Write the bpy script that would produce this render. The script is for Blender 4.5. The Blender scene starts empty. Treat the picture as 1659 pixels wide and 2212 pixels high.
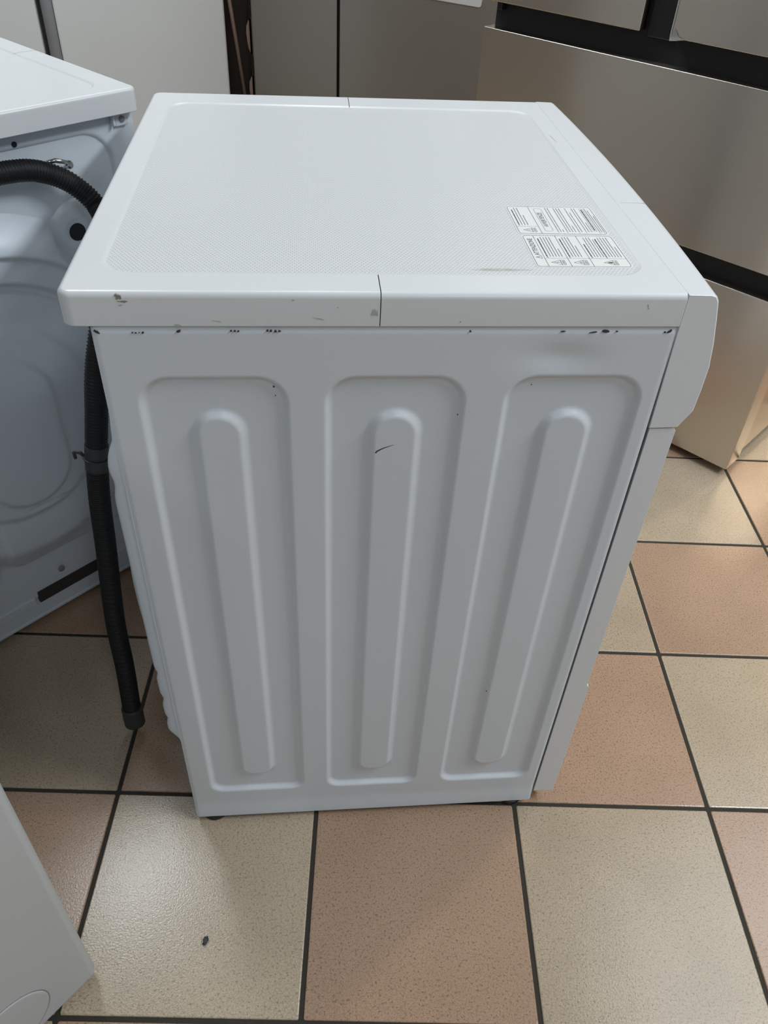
import bpy, bmesh, math, random
from mathutils import Vector, Matrix
random.seed(4)
PI = math.pi
sc = bpy.context.scene
C = sc.collection

# ------------------------------------------------------------------ camera, world, lights, exposure
cam_d = bpy.data.cameras.new('camera')
cam = bpy.data.objects.new('camera', cam_d)
C.objects.link(cam)
sc.camera = cam
cam.location = (0.1801, -0.6156, 1.1520)
cam.rotation_mode = 'XYZ'
cam.rotation_euler = (0.85007, -0.04413, -0.08043)
cam_d.sensor_fit = 'VERTICAL'
cam_d.sensor_height = 36.0
cam_d.lens = 36.0 * 1730.65 / 2212.0
cam_d.clip_start = 0.02
cam_d.clip_end = 60

w = bpy.data.worlds.new('world')
sc.world = w
w.use_nodes = True
w.node_tree.nodes['Background'].inputs[0].default_value = (0.72, 0.86, 1.0, 1)
w.node_tree.nodes['Background'].inputs[1].default_value = 0.23

def area_light(name, loc, rot, sx, sy, power, col):
    d = bpy.data.lights.new(name, 'AREA')
    d.shape = 'RECTANGLE'
    d.size = sx
    d.size_y = sy
    d.energy = power
    d.color = col
    o = bpy.data.objects.new(name, d)
    C.objects.link(o)
    o.location = loc
    o.rotation_euler = rot
    return o

# light of the ceiling fixtures (the fixtures themselves are built further down)
CEIL = 2.90
FIXTURES = [(2.20, -0.62, 62), (1.75, 0.50, 9), (2.45, 0.80, 12), (0.95, -2.30, 13), (0.22, 1.80, 9), (-0.72, 1.62, 29), (-1.60, -2.20, 13)]  # the two strongest follow shading and sheen; the weaker ones are added fill
for fx, fy, fp in FIXTURES:
    area_light('ceiling_lamp', (fx, fy, CEIL - 0.075), (0, 0, 0), 0.28, 1.16, fp, (0.88, 0.95, 1.0))
# unseen warm spotlight, added for the doorway light behind the right-hand refrigerator
sp = bpy.data.lights.new('warm_spot', 'SPOT')
sp.energy = 170
sp.color = (1.0, 0.80, 0.55)
sp.spot_size = math.radians(38)
sp.spot_blend = 0.5
sp.shadow_soft_size = 0.16
spo = bpy.data.objects.new('warm_spot', sp)
C.objects.link(spo)
SPOT = Vector((3.70, 2.50, 2.20))
spo.location = SPOT
spo.rotation_euler = (Vector((1.35, 0.75, 0)) - SPOT).to_track_quat('-Z', 'Y').to_euler()

sc.view_settings.view_transform = 'Standard'
sc.view_settings.look = 'None'
sc.view_settings.exposure = 0.0
sc.view_settings.gamma = 1.0
sc.view_settings.use_curve_mapping = False

# ------------------------------------------------------------------ materials
def srgb(r, g, b):
    f = lambda c: ((c / 255 + 0.055) / 1.055) ** 2.4 if c > 10 else c / 255 / 12.92
    return (f(r), f(g), f(b), 1)

def mat(name, col, rough=0.4, metal=0.0, vary=0.04, scale=6.0, bump=0.0, bscale=400.0, coat=0.0, spec=0.5, aniso=0.0):
    m = bpy.data.materials.new(name)
    m.use_nodes = True
    nt = m.node_tree
    b = nt.nodes['Principled BSDF']
    b.inputs['Roughness'].default_value = rough
    b.inputs['Metallic'].default_value = metal
    b.inputs['Specular IOR Level'].default_value = spec
    b.inputs['Coat Weight'].default_value = coat
    tc = nt.nodes.new('ShaderNodeTexCoord')
    n = nt.nodes.new('ShaderNodeTexNoise')
    n.inputs['Scale'].default_value = scale
    n.inputs['Detail'].default_value = 4
    nt.links.new(tc.outputs['Object'], n.inputs['Vector'])
    mx = nt.nodes.new('ShaderNodeMix')
    mx.data_type = 'RGBA'
    mx.inputs['A'].default_value = tuple(c * (1 - vary) for c in col[:3]) + (1,)
    mx.inputs['B'].default_value = tuple(min(1, c * (1 + vary)) for c in col[:3]) + (1,)
    nt.links.new(n.outputs['Fac'], mx.inputs['Factor'])
    nt.links.new(mx.outputs['Result'], b.inputs['Base Color'])
    if bump > 0:
        n2 = nt.nodes.new('ShaderNodeTexNoise')
        n2.inputs['Scale'].default_value = bscale
        n2.inputs['Detail'].default_value = 2
        nt.links.new(tc.outputs['Object'], n2.inputs['Vector'])
        bp = nt.nodes.new('ShaderNodeBump')
        bp.inputs['Strength'].default_value = bump
        bp.inputs['Distance'].default_value = 0.001
        nt.links.new(n2.outputs['Fac'], bp.inputs['Height'])
        nt.links.new(bp.outputs['Normal'], b.inputs['Normal'])
    if aniso > 0:
        b.inputs['Anisotropic'].default_value = aniso
        b.inputs['Anisotropic Rotation'].default_value = 0.25
        tg = nt.nodes.new('ShaderNodeTangent')
        tg.direction_type = 'RADIAL'
        tg.axis = 'Z'
        nt.links.new(tg.outputs['Tangent'], b.inputs['Tangent'])
    return m

def N(nt, kind, **kw):
    n = nt.nodes.new(kind)
    for k, v in kw.items():
        setattr(n, k, v)
    return n

M_white = mat('white_enamelled_steel', (0.665, 0.70, 0.73, 1), 0.34, vary=0.02, bump=0.05, bscale=900)
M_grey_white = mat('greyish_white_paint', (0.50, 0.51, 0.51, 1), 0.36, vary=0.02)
M_plastic = mat('white_plastic', (0.735, 0.745, 0.755, 1), 0.28, vary=0.015, bump=0.03, bscale=700)
M_zinc = mat('painted_back_steel', (0.66, 0.715, 0.77, 1), 0.30, vary=0.02)
M_black = mat('black_rubber', (0.012, 0.012, 0.013, 1), 0.45)
M_hose = mat('black_corrugated_plastic', (0.010, 0.010, 0.011, 1), 0.48, spec=0.35)
M_hose_grey = mat('dark_grey_plastic', (0.04, 0.041, 0.043, 1), 0.5)
M_dark = mat('dark_gap', (0.01, 0.01, 0.012, 1), 0.7)
M_steel = mat('bolt_steel', (0.6, 0.61, 0.6, 1), 0.22, metal=1.0)
M_inox = mat('brushed_stainless', (0.66, 0.605, 0.535, 1), 0.24, metal=1.0, vary=0.03, scale=2.0, aniso=0.75)
M_inox_side = mat('stainless_edge', (0.52, 0.44, 0.35, 1), 0.18, metal=1.0, vary=0.03)
M_inox_dark = mat('dark_stainless', (0.43, 0.42, 0.395, 1), 0.42, metal=0.9, vary=0.03, scale=2.0, aniso=0.5)
M_fridge_white = mat('white_fridge_paint', (0.76, 0.77, 0.755, 1), 0.38, vary=0.02, bump=0.15, bscale=500)
M_grey_trim = mat('grey_trim', (0.24, 0.25, 0.265, 1), 0.35)
M_profile = mat('blue_grey_profile', (0.38, 0.41, 0.45, 1), 0.35)
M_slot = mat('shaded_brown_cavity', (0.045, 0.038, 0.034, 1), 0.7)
M_brown = mat('dark_brown_lacquer', (0.050, 0.032, 0.026, 1), 0.25)
M_copper = mat('brushed_copper', (0.93, 0.66, 0.53, 1), 0.45, metal=0.35, vary=0.05)
M_paper = mat('white_label_film', (0.80, 0.79, 0.77, 1), 0.45, vary=0.01)
M_ink = mat('grey_ink', (0.07, 0.07, 0.072, 1), 0.6)
M_ink_soft = mat('soft_grey_ink', (0.20, 0.20, 0.205, 1), 0.6)
M_chip = mat('bare_chipped_metal', (0.035, 0.037, 0.036, 1), 0.6)
M_scuff = mat('taupe_scuff', (0.27, 0.245, 0.21, 1), 0.7, vary=0.2, scale=300)
M_scuff_soft = mat('pale_grey_scuff', (0.46, 0.45, 0.44, 1), 0.6, vary=0.2, scale=300)
M_grout = mat('dark_grout', (0.028, 0.024, 0.017, 1), 0.85, vary=0.25, scale=30, bump=0.4, bscale=600)
M_wall = mat('painted_wall', (0.36, 0.35, 0.33, 1), 0.8, vary=0.03)
M_ceiling = mat('ceiling_paint', (0.45, 0.45, 0.44, 1), 0.9, vary=0.02)
M_glass = mat('dark_door_glass', (0.03, 0.035, 0.04, 1), 0.06, coat=1.0)
M_film = mat('clear_film_edge', (0.62, 0.60, 0.57, 1), 0.2)

def emission(name, col, s):
    m = bpy.data.materials.new(name)
    m.use_nodes = True
    nt = m.node_tree
    nt.nodes.clear()
    o = nt.nodes.new('ShaderNodeOutputMaterial')
    e = nt.nodes.new('ShaderNodeEmission')
    e.inputs[0].default_value = col
    e.inputs[1].default_value = s
    nt.links.new(e.outputs[0], o.inputs[0])
    return m
M_lamp = emission('lamp_diffuser', (0.95, 0.98, 1, 1), 1.5)
M_lamp_warm = emission('warm_lamp_glass', (1, 0.8, 0.55, 1), 9.0)

def tile_mat(name, c1, c2, speck):
    m = bpy.data.materials.new(name)
    m.use_nodes = True
    nt = m.node_tree
    b = nt.nodes['Principled BSDF']
    geo = N(nt, 'ShaderNodeNewGeometry')
    oi = N(nt, 'ShaderNodeObjectInfo')
    big = N(nt, 'ShaderNodeTexNoise'); big.inputs['Scale'].default_value = 9; big.inputs['Detail'].default_value = 5
    mid = N(nt, 'ShaderNodeTexNoise'); mid.inputs['Scale'].default_value = 320; mid.inputs['Detail'].default_value = 3
    fine = N(nt, 'ShaderNodeTexNoise'); fine.inputs['Scale'].default_value = 430; fine.inputs['Detail'].default_value = 2.5
    for n in (big, mid, fine):
        nt.links.new(geo.outputs['Position'], n.inputs['Vector'])
    mx = N(nt, 'ShaderNodeMix', data_type='RGBA')
    mx.inputs['A'].default_value = c1
    mx.inputs['B'].default_value = c2
    r1 = N(nt, 'ShaderNodeMapRange'); r1.inputs[1].default_value = 0.35; r1.inputs[2].default_value = 0.65
    nt.links.new(big.outputs['Fac'], r1.inputs[0])
    nt.links.new(r1.outputs[0], mx.inputs['Factor'])
    # darker specks
    r2 = N(nt, 'ShaderNodeMapRange'); r2.inputs[1].default_value = 0.54; r2.inputs[2].default_value = 0.70
    nt.links.new(mid.outputs['Fac'], r2.inputs[0])
    mx2 = N(nt, 'ShaderNodeMix', data_type='RGBA')
    mx2.inputs['B'].default_value = speck
    nt.links.new(mx.outputs['Result'], mx2.inputs['A'])
    sc_ = N(nt, 'ShaderNodeMath', operation='MULTIPLY'); sc_.inputs[1].default_value = 0.75
    nt.links.new(r2.outputs[0], sc_.inputs[0])
    nt.links.new(sc_.outputs[0], mx2.inputs['Factor'])
    grain = N(nt, 'ShaderNodeTexNoise'); grain.inputs['Scale'].default_value = 620; grain.inputs['Detail'].default_value = 2
    nt.links.new(geo.outputs['Position'], grain.inputs['Vector'])
    gr = N(nt, 'ShaderNodeMapRange'); gr.inputs[1].default_value = 0.3; gr.inputs[2].default_value = 0.7
    gr.inputs[3].default_value = 0.80; gr.inputs[4].default_value = 1.20
    nt.links.new(grain.outputs['Fac'], gr.inputs[0])
    gm = N(nt, 'ShaderNodeVectorMath', operation='SCALE')
    nt.links.new(mx2.outputs['Result'], gm.inputs[0])
    nt.links.new(gr.outputs[0], gm.inputs['Scale'])
    # slight brightness shift from tile to tile
    hsv = N(nt, 'ShaderNodeHueSaturation')
    r3 = N(nt, 'ShaderNodeMapRange'); r3.inputs[3].default_value = 0.93; r3.inputs[4].default_value = 1.06
    nt.links.new(oi.outputs['Random'], r3.inputs[0])
    nt.links.new(r3.outputs[0], hsv.inputs['Value'])
    nt.links.new(gm.outputs[0], hsv.inputs['Color'])
    nt.links.new(hsv.outputs['Color'], b.inputs['Base Color'])
    bp = N(nt, 'ShaderNodeBump'); bp.inputs['Strength'].default_value = 0.15; bp.inputs['Distance'].default_value = 0.0012
    nt.links.new(fine.outputs['Fac'], bp.inputs['Height'])
    nt.links.new(bp.outputs['Normal'], b.inputs['Normal'])
    b.inputs['Roughness'].default_value = 0.21
    return m
M_beige = tile_mat('beige_tile', (0.410, 0.328, 0.236, 1), (0.452, 0.362, 0.262, 1), (0.19, 0.152, 0.102, 1))
M_pink = tile_mat('terracotta_pink_tile', (0.362, 0.243, 0.164, 1), (0.395, 0.262, 0.180, 1), (0.165, 0.098, 0.064, 1))

def panel_mat():
    m = bpy.data.materials.new('dimpled_white_plastic')
    m.use_nodes = True
    nt = m.node_tree
    b = nt.nodes['Principled BSDF']
    b.inputs['Roughness'].default_value = 0.34
    tc = N(nt, 'ShaderNodeTexCoord')
    pitch = 0.0038
    sep = N(nt, 'ShaderNodeSeparateXYZ')
    nt.links.new(tc.outputs['Object'], sep.inputs[0])
    def mth(op, a, b_=None):
        n = N(nt, 'ShaderNodeMath', operation=op)
        for i, v in enumerate((a, b_)):
            if v is None: continue
            if isinstance(v, (int, float)): n.inputs[i].default_value = v
            else: nt.links.new(v, n.inputs[i])
        return n.outputs[0]
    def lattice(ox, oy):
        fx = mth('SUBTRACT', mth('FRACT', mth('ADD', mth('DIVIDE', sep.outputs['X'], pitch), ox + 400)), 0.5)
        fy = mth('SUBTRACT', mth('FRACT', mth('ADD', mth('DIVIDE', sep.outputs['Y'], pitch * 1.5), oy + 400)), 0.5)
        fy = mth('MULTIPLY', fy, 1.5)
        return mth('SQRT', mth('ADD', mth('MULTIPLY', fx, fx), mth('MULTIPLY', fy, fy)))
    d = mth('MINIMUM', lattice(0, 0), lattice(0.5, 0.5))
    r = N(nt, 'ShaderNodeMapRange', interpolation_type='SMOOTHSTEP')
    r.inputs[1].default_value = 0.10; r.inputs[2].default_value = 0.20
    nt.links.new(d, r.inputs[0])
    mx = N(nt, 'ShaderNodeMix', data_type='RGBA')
    mx.inputs['A'].default_value = (0.40, 0.41, 0.42, 1)  # grey dots: shade inside the dimples, put into the colour
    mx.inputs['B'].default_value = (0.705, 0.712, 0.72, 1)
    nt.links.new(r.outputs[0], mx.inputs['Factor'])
    # a dry greyish stain near the warning labels
    ns = N(nt, 'ShaderNodeTexNoise'); ns.inputs['Scale'].default_value = 70; ns.inputs['Detail'].default_value = 5
    nt.links.new(tc.outputs['Object'], ns.inputs['Vector'])
    ex = mth('DIVIDE', mth('SUBTRACT', sep.outputs['X'], 0.352), 0.034)
    ey = mth('DIVIDE', mth('SUBTRACT', sep.outputs['Y'], 0.0500), 0.0042)
    e = mth('SUBTRACT', 1.0, mth('ADD', mth('MULTIPLY', ex, ex), mth('MULTIPLY', ey, ey)))
    st = N(nt, 'ShaderNodeMapRange'); st.inputs[1].default_value = 0.25; st.inputs[2].default_value = 0.85
    st.inputs[4].default_value = 0.75
    nt.links.new(mth('MULTIPLY', mth('ADD', e, 0.15), mth('MULTIPLY', ns.outputs['Fac'], 1.5)), st.inputs[0])
    mx2 = N(nt, 'ShaderNodeMix', data_type='RGBA')
    mx2.inputs['B'].default_value = (0.40, 0.385, 0.34, 1)
    nt.links.new(st.outputs[0], mx2.inputs['Factor'])
    nt.links.new(mx.outputs['Result'], mx2.inputs['A'])
    nt.links.new(mx2.outputs['Result'], b.inputs['Base Color'])
    bp = N(nt, 'ShaderNodeBump'); bp.inputs['Strength'].default_value = 0.5; bp.inputs['Distance'].default_value = 0.0006
    nt.links.new(r.outputs[0], bp.inputs['Height'])
    nt.links.new(bp.outputs['Normal'], b.inputs['Normal'])
    return m
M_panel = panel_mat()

# ------------------------------------------------------------------ helpers
def obj(name, bm, m, parent=None, smooth=False, bevel=0.0, segs=2):
    if isinstance(bm, bmesh.types.BMesh):
        me = bpy.data.meshes.new(name)
        bm.normal_update()
        bm.to_mesh(me)
        bm.free()
    else:
        me = bm
    if m and not me.materials:
        me.materials.append(m)
    if smooth:
        for p in me.polygons:
            p.use_smooth = True
    o = bpy.data.objects.new(name, me)
    C.objects.link(o)
    if parent:
        o.parent = parent
    if bevel > 0:
        bv = o.modifiers.new('bevel', 'BEVEL')
        bv.width = bevel
        bv.segments = segs
        bv.limit_method = 'ANGLE'
        bv.angle_limit = math.radians(35)
        wn = o.modifiers.new('wn', 'WEIGHTED_NORMAL')
        wn.keep_sharp = True
        for p in me.polygons:
            p.use_smooth = True
    return o

def thing(name, label, cat, loc=(0, 0, 0), rz=0.0, group=None):
    o = bpy.data.objects.new(name, None)
    o.empty_display_size = 0.1
    C.objects.link(o)
    o.location = loc
    o.rotation_euler = (0, 0, rz)
    o['label'] = label
    o['category'] = cat
    if group:
        o['group'] = group
    return o

def tag(o, label, cat, group=None):
    o['label'] = label
    o['category'] = cat
    if group:
        o['group'] = group
    return o

def box(bm, x0, x1, y0, y1, z0, z1):
    v = [bm.verts.new((x, y, z)) for x in (x0, x1) for y in (y0, y1) for z in (z0, z1)]
    for f in ((0, 1, 3, 2), (4, 6, 7, 5), (0, 4, 5, 1), (2, 3, 7, 6), (0, 2, 6, 4), (1, 5, 7, 3)):
        bm.faces.new([v[i] for i in f])
    return bm

def B(x0, x1, y0, y1, z0, z1):
    return box(bmesh.new(), x0, x1, y0, y1, z0, z1)

def lathe(profile, n=32, axis='Z', origin=(0, 0, 0)):
    """profile: list of (r, h) along an axis"""
    bm = bmesh.new()
    rings = []
    for r, h in profile:
        ring = []
        for i in range(n):
            a = 2 * PI * i / n
            p = (r * math.cos(a), r * math.sin(a), h)
            if axis == 'X': p = (p[2], p[0], p[1])
            elif axis == 'Y': p = (p[1], p[2], p[0])
            ring.append(bm.verts.new((p[0] + origin[0], p[1] + origin[1], p[2] + origin[2])))
        rings.append(ring)
    for a, b in zip(rings, rings[1:]):
        for i in range(n):
            bm.faces.new((a[i], a[(i + 1) % n], b[(i + 1) % n], b[i]))
    bm.faces.new(rings[0][::-1])
    bm.faces.new(rings[-1])
    return bm

def catmull(pts, per=24):
    P = [Vector(p) for p in pts]
    P = [2 * P[0] - P[1]] + P + [2 * P[-1] - P[-2]]
    out = []
    for i in range(1, len(P) - 2):
        p0, p1, p2, p3 = P[i - 1:i + 3]
        for k in range(per):
            t = k / per
            out.append(0.5 * ((2 * p1) + (p2 - p0) * t + (2 * p0 - 5 * p1 + 4 * p2 - p3) * t * t + (3 * p1 - p0 - 3 * p2 + p3) * t ** 3))
    out.append(P[-2])
    return out

def resample(pts, step):
    out = [pts[0].copy()]
    s = [0.0]
    acc = 0.0
    tot = 0.0
    for a, b in zip(pts, pts[1:]):
        L = (b - a).length
        if L < 1e-9: continue
        d = step - acc
        while d <= L:
            out.append(a.lerp(b, d / L))
            d += step
        acc = L - (d - step)
    return out

def sweep(pts, radius, n=16, caps=True):
    """tube along pts; radius(i, s) gives the radius at arc length s"""
    bm = bmesh.new()
    T = []
    for i in range(len(pts)):
        a = pts[max(0, i - 1)]
        b = pts[min(len(pts) - 1, i + 1)]
        T.append((b - a).normalized())
    u = T[0].orthogonal().normalized()
    rings = []
    s = 0.0
    for i, p in enumerate(pts):
        if i:
            s += (p - pts[i - 1]).length
        u = (u - T[i] * u.dot(T[i])).normalized()
        v = T[i].cross(u)
        r = radius(i, s) if callable(radius) else radius
        rings.append([bm.verts.new(p + r * (math.cos(2 * PI * k / n) * u + math.sin(2 * PI * k / n) * v)) for k in range(n)])
    for a, b in zip(rings, rings[1:]):
        for i in range(n):
            bm.faces.new((a[i], a[(i + 1) % n], b[(i + 1) % n], b[i]))
    if caps:
        bm.faces.new(rings[0][::-1])
        bm.faces.new(rings[-1])
    return bm

def rrect(cx, cy, hx, hy, r, k=8):
    """counter-clockwise rounded rectangle; r is one radius or four (+x+y, -x+y, -x-y, +x-y)"""
    rs = r if isinstance(r, (tuple, list)) else (r,) * 4
    out = []
    for q, (sx, sy) in enumerate(((1, 1), (-1, 1), (-1, -1), (1, -1))):
        rr = rs[q]
        for i in range(k + 1):
            a = PI / 2 * q + PI / 2 * i / k
            out.append((cx + sx * (hx - rr) + rr * math.cos(a), cy + sy * (hy - rr) + rr * math.sin(a)))
    return out

def loft(loops, close_first=False, close_last=False):
    bm = bmesh.new()
    R = [[bm.verts.new(p) for p in L] for L in loops]
    n = len(R[0])
    for a, b in zip(R, R[1:]):
        for i in range(n):
            bm.faces.new((a[i], a[(i + 1) % n], b[(i + 1) % n], b[i]))
    if close_first: bm.faces.new(R[0][::-1])
    if close_last: bm.faces.new(R[-1])
    return bm

def plate(outline, h0, h1, to3d):
    """flat outline (list of 2D) given thickness from h0 to h1"""
    bm = bmesh.new()
    a = [bm.verts.new(to3d(x, y, h0)) for x, y in outline]
    b = [bm.verts.new(to3d(x, y, h1)) for x, y in outline]
    n = len(a)
    for i in range(n):
        bm.faces.new((a[i], a[(i + 1) % n], b[(i + 1) % n], b[i]))
    bm.faces.new(a[::-1])
    bm.faces.new(b)
    bmesh.ops.recalc_face_normals(bm, faces=bm.faces)
    return bm

def sstep(a, b, x):
    t = min(1.0, max(0.0, (x - a) / (b - a)))
    return t * t * (3 - 2 * t)

def sd_rr(x, y, cx, cy, hx, hy, r):
    qx = abs(x - cx) - hx + r
    qy = abs(y - cy) - hy + r
    return min(max(qx, qy), 0.0) + math.hypot(max(qx, 0), max(qy, 0)) - r

def ramp(d, wd):
    """1 inside the outline, 0 outside, over width wd"""
    return 1.0 - sstep(-wd / 2, wd / 2, d)

def grid(f, u0, u1, v0, v1, nu, nv, flip=False):
    verts = []
    for j in range(nv + 1):
        v = v0 + (v1 - v0) * j / nv
        for i in range(nu + 1):
            verts.append(f(u0 + (u1 - u0) * i / nu, v))
    faces = []
    W = nu + 1
    for j in range(nv):
        for i in range(nu):
            q = (j * W + i, j * W + i + 1, (j + 1) * W + i + 1, (j + 1) * W + i)
            faces.append(q[::-1] if flip else q)
    me = bpy.data.meshes.new('grid')
    me.from_pydata(verts, [], faces)
    me.update()
    return me

def text_mesh(s, size, name='lettering'):
    cu = bpy.data.curves.new(name, 'FONT')
    cu.body = s
    cu.size = size
    cu.align_x = 'LEFT'
    cu.align_y = 'CENTER'
    o = bpy.data.objects.new(name, cu)
    C.objects.link(o)
    bpy.context.view_layer.update()
    dg = bpy.context.evaluated_depsgraph_get()
    me = bpy.data.meshes.new_from_object(o.evaluated_get(dg))
    bpy.data.objects.remove(o)
    bpy.data.curves.remove(cu)
    me.materials.clear()
    return me

# ------------------------------------------------------------------ room
FX0, FX1, FY0, FY1 = -3.2, 4.4, -3.4, 4.2
floor = obj('floor', B(FX0, FX1, FY0, FY1, -0.06, -0.0018), M_grout)
floor['kind'] = 'structure'
TH = -0.086394
TX, TY, TS = -0.124853, 0.051346, 0.305190
GW = 0.0062
ct, st_ = math.cos(TH), math.sin(TH)
def tile_mesh(name, m):
    h = (TS - GW) / 2
    lo = [(x, y, -0.009) for x, y in rrect(0, 0, h, h, 0.0022, 2)]
    md = [(x, y, -0.0016) for x, y in rrect(0, 0, h, h, 0.0022, 2)]
    up = [(x, y, -0.0004) for x, y in rrect(0, 0, h - 0.0006, h - 0.0006, 0.0022, 2)]
    tp = [(x, y, 0.0) for x, y in rrect(0, 0, h - 0.0018, h - 0.0018, 0.0022, 2)]
    bm = loft([lo, md, up, tp], close_last=True)
    me = bpy.data.meshes.new(name)
    bm.to_mesh(me)
    bm.free()
    me.materials.append(m)
    return me
TM = [tile_mesh('beige_tile', M_beige), tile_mesh('pink_tile', M_pink)]
far = {0: [], 1: []}
for i in range(-14, 18):
    for j in range(-14, 16):
        a, b = (i + 0.5) * TS, (j + 0.5) * TS
        x, y = TX + a * ct - b * st_, TY + a * st_ + b * ct
        if not (FX0 + 0.2 < x < FX1 - 0.2 and FY0 + 0.2 < y < FY1 - 0.2):
            continue
        k = (i + j + 1) % 2          # the tile below row A between the first two columns is beige
        if -4 <= i <= 8 and -5 <= j <= 8:
            o = bpy.data.objects.new('tile', TM[k])
            C.objects.link(o)
            o.parent = floor
            o.location = (x, y, random.uniform(-0.0003, 0.0003))
            o.rotation_euler = (random.uniform(-.001, .001), random.uniform(-.001, .001), TH)
        else:
            far[k].append((x, y))
for k in (0, 1):
    bm = bmesh.new()
    h = (TS - GW) / 2
    for x, y in far[k]:
        vs = []
        for z in (-0.009, 0.0):
            for dx, dy in ((-h, -h), (h, -h), (h, h), (-h, h)):
                vs.append(bm.verts.new((x + dx * ct - dy * st_, y + dx * st_ + dy * ct, z)))
        for f in ((4, 5, 6, 7), (0, 1, 5, 4), (1, 2, 6, 5), (2, 3, 7, 6), (3, 0, 4, 7)):
            bm.faces.new([vs[q] for q in f])
    o = obj('outlying_tiles', bm, (M_beige, M_pink)[k], floor)
    o['kind'] = 'stuff'

def struct(name, bm, m):
    o = obj(name, bm, m)
    o['kind'] = 'structure'
    return o
struct('wall_back', B(FX0, FX1, FY1, FY1 + 0.1, -0.06, CEIL), M_wall)
struct('wall_left', B(FX0 - 0.1, FX0, FY0, FY1 + 0.1, -0.06, CEIL), M_wall)
struct('wall_right', B(FX1, FX1 + 0.1, FY0, FY1 + 0.1, -0.06, CEIL), M_wall)
struct('ceiling', B(FX0 - 0.1, FX1 + 0.1, FY0, FY1 + 0.1, CEIL, CEIL + 0.1), M_ceiling)

# ------------------------------------------------------------------ the washing machine (local: x rear -> front, y width, z up)
D, WD, HT = 0.5065, 0.597, 0.85
ZB, ZL = 0.0118, 0.8195         # underside of the cabinet, underside of the lid
R_OUT = [(0.0310, 0.1578), (0.1970, 0.3205), (0.3630, 0.4880)]
R_IN = [(0.0735, 0.1180), (0.2370, 0.2830), (0.4025, 0.4490)]

def side_h(x, z, dent=True):
    """depth of the pressed side panel, positive into the machine"""
    h = 0.0
    for (a, b), (c, d) in zip(R_OUT, R_IN):
        if a - 0.01 < x < b + 0.01:
            r = 0.026 if z > 0.4 else 0.016
            sd = sd_rr(x, z, (a + b) / 2, 0.4225, (b - a) / 2, 0.3445, r)
            h += 0.0062 * ramp(sd, 0.0072)
            if c - 0.01 < x < d + 0.01:
                si = sd_rr(x, z, (c + d) / 2, 0.4215, (d - c) / 2, 0.3070, (d - c) / 2 - (0.0 if z > 0.4 else 0.004))
                h -= 0.0062 * ramp(si, 0.0088)
    # bottom flange swings outwards, top and end folds roll inwards
    h -= 0.0028 * (1.0 - sstep(0.008, 0.052, z))
    h += 0.0022 * sstep(ZL - 0.008, ZL - 0.0005, z) ** 1.5
    h += 0.0014 * (1.0 - sstep(0.0, 0.004, x))
    h += 0.0012 * sstep(D - 0.003, D, x)
    h += 0.0012 * math.sin(x * 9.0 + 0.6) * math.sin(z * 3.7)      # faint oil-canning of the thin sheet
    if dent:
        dd = ((x - 0.405) / 0.030) ** 2 + ((z - 0.789) / 0.013) ** 2
        h += 0.0034 * math.exp(-dd)
    return h

def make_side_mesh(dent):
    return grid(lambda x, z: (x, 0.0004 + side_h(x, z, dent), z), 0.0, D, ZB, ZL - 0.0006, 300, 480)

def rear_h(y, z):
    """bulge of the rear cover, positive outwards (towards -x)"""
    cy, cz = 0.2985, 0.445
    r = math.hypot(y - cy, z - cz)
    h = -0.010 * ramp(sd_rr(y, z, cy, 0.65, 0.2545, 0.145, 0.042), 0.011) * sstep(0.50, 0.56, z)
    dome = ramp(r - 0.272, 0.060)
    h = h * (1 - dome) + 0.030 * dome
    # pocket round the hose opening
    pk = ramp(math.hypot(y - 0.112, z - 0.672) - 0.044, 0.024)
    h = h * (1 - pk) + 0.002 * pk
    ring = math.hypot(y - 0.120, z - 0.672)
    h += 0.0022 * ramp(abs(ring - 0.0215) - 0.002, 0.005)
    up = sstep(0.47, 0.58, z)
    h -= 0.009 * ramp(r - 0.236, 0.009) * up
    h -= 0.009 * ramp(r - 0.197, 0.009) * up
    h -= 0.003 * ramp(r - 0.186, 0.005) * up
    h += 0.008 * ramp(sd_rr(y, z, cy, 0.420, 0.128, 0.155, 0.120), 0.016)
    h += 0.009 * ramp(sd_rr(y, z, cy, 0.412, 0.066, 0.123, 0.064), 0.012)
    h += 0.006 * ramp(sd_rr(y, z, 0.2085, 0.270, 0.160, 0.122, 0.034), 0.008) * (1 - sstep(0.22, 0.30, z))
    h += 0.003 * ramp(sd_rr(y, z, 0.475, 0.200, 0.090, 0.074, 0.030), 0.008) * (1 - sstep(0.20, 0.26, z))
    h -= 0.003 * ramp(abs(z - 0.2765) - 0.001, 0.003) * ramp(abs(y - 0.282) - 0.040, 0.012)
    return h

def rear_mesh():
    def f(y, z):
        edge = 0.006 * (1 - sstep(0.0, 0.010, min(y - 0.001, WD - 0.001 - y)))
        return (0.0 - rear_h(y, z) + edge * 0, y, z)
    return grid(f, 0.001, WD - 0.001, 0.062, ZL - 0.001, 190, 250, flip=True)

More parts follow.
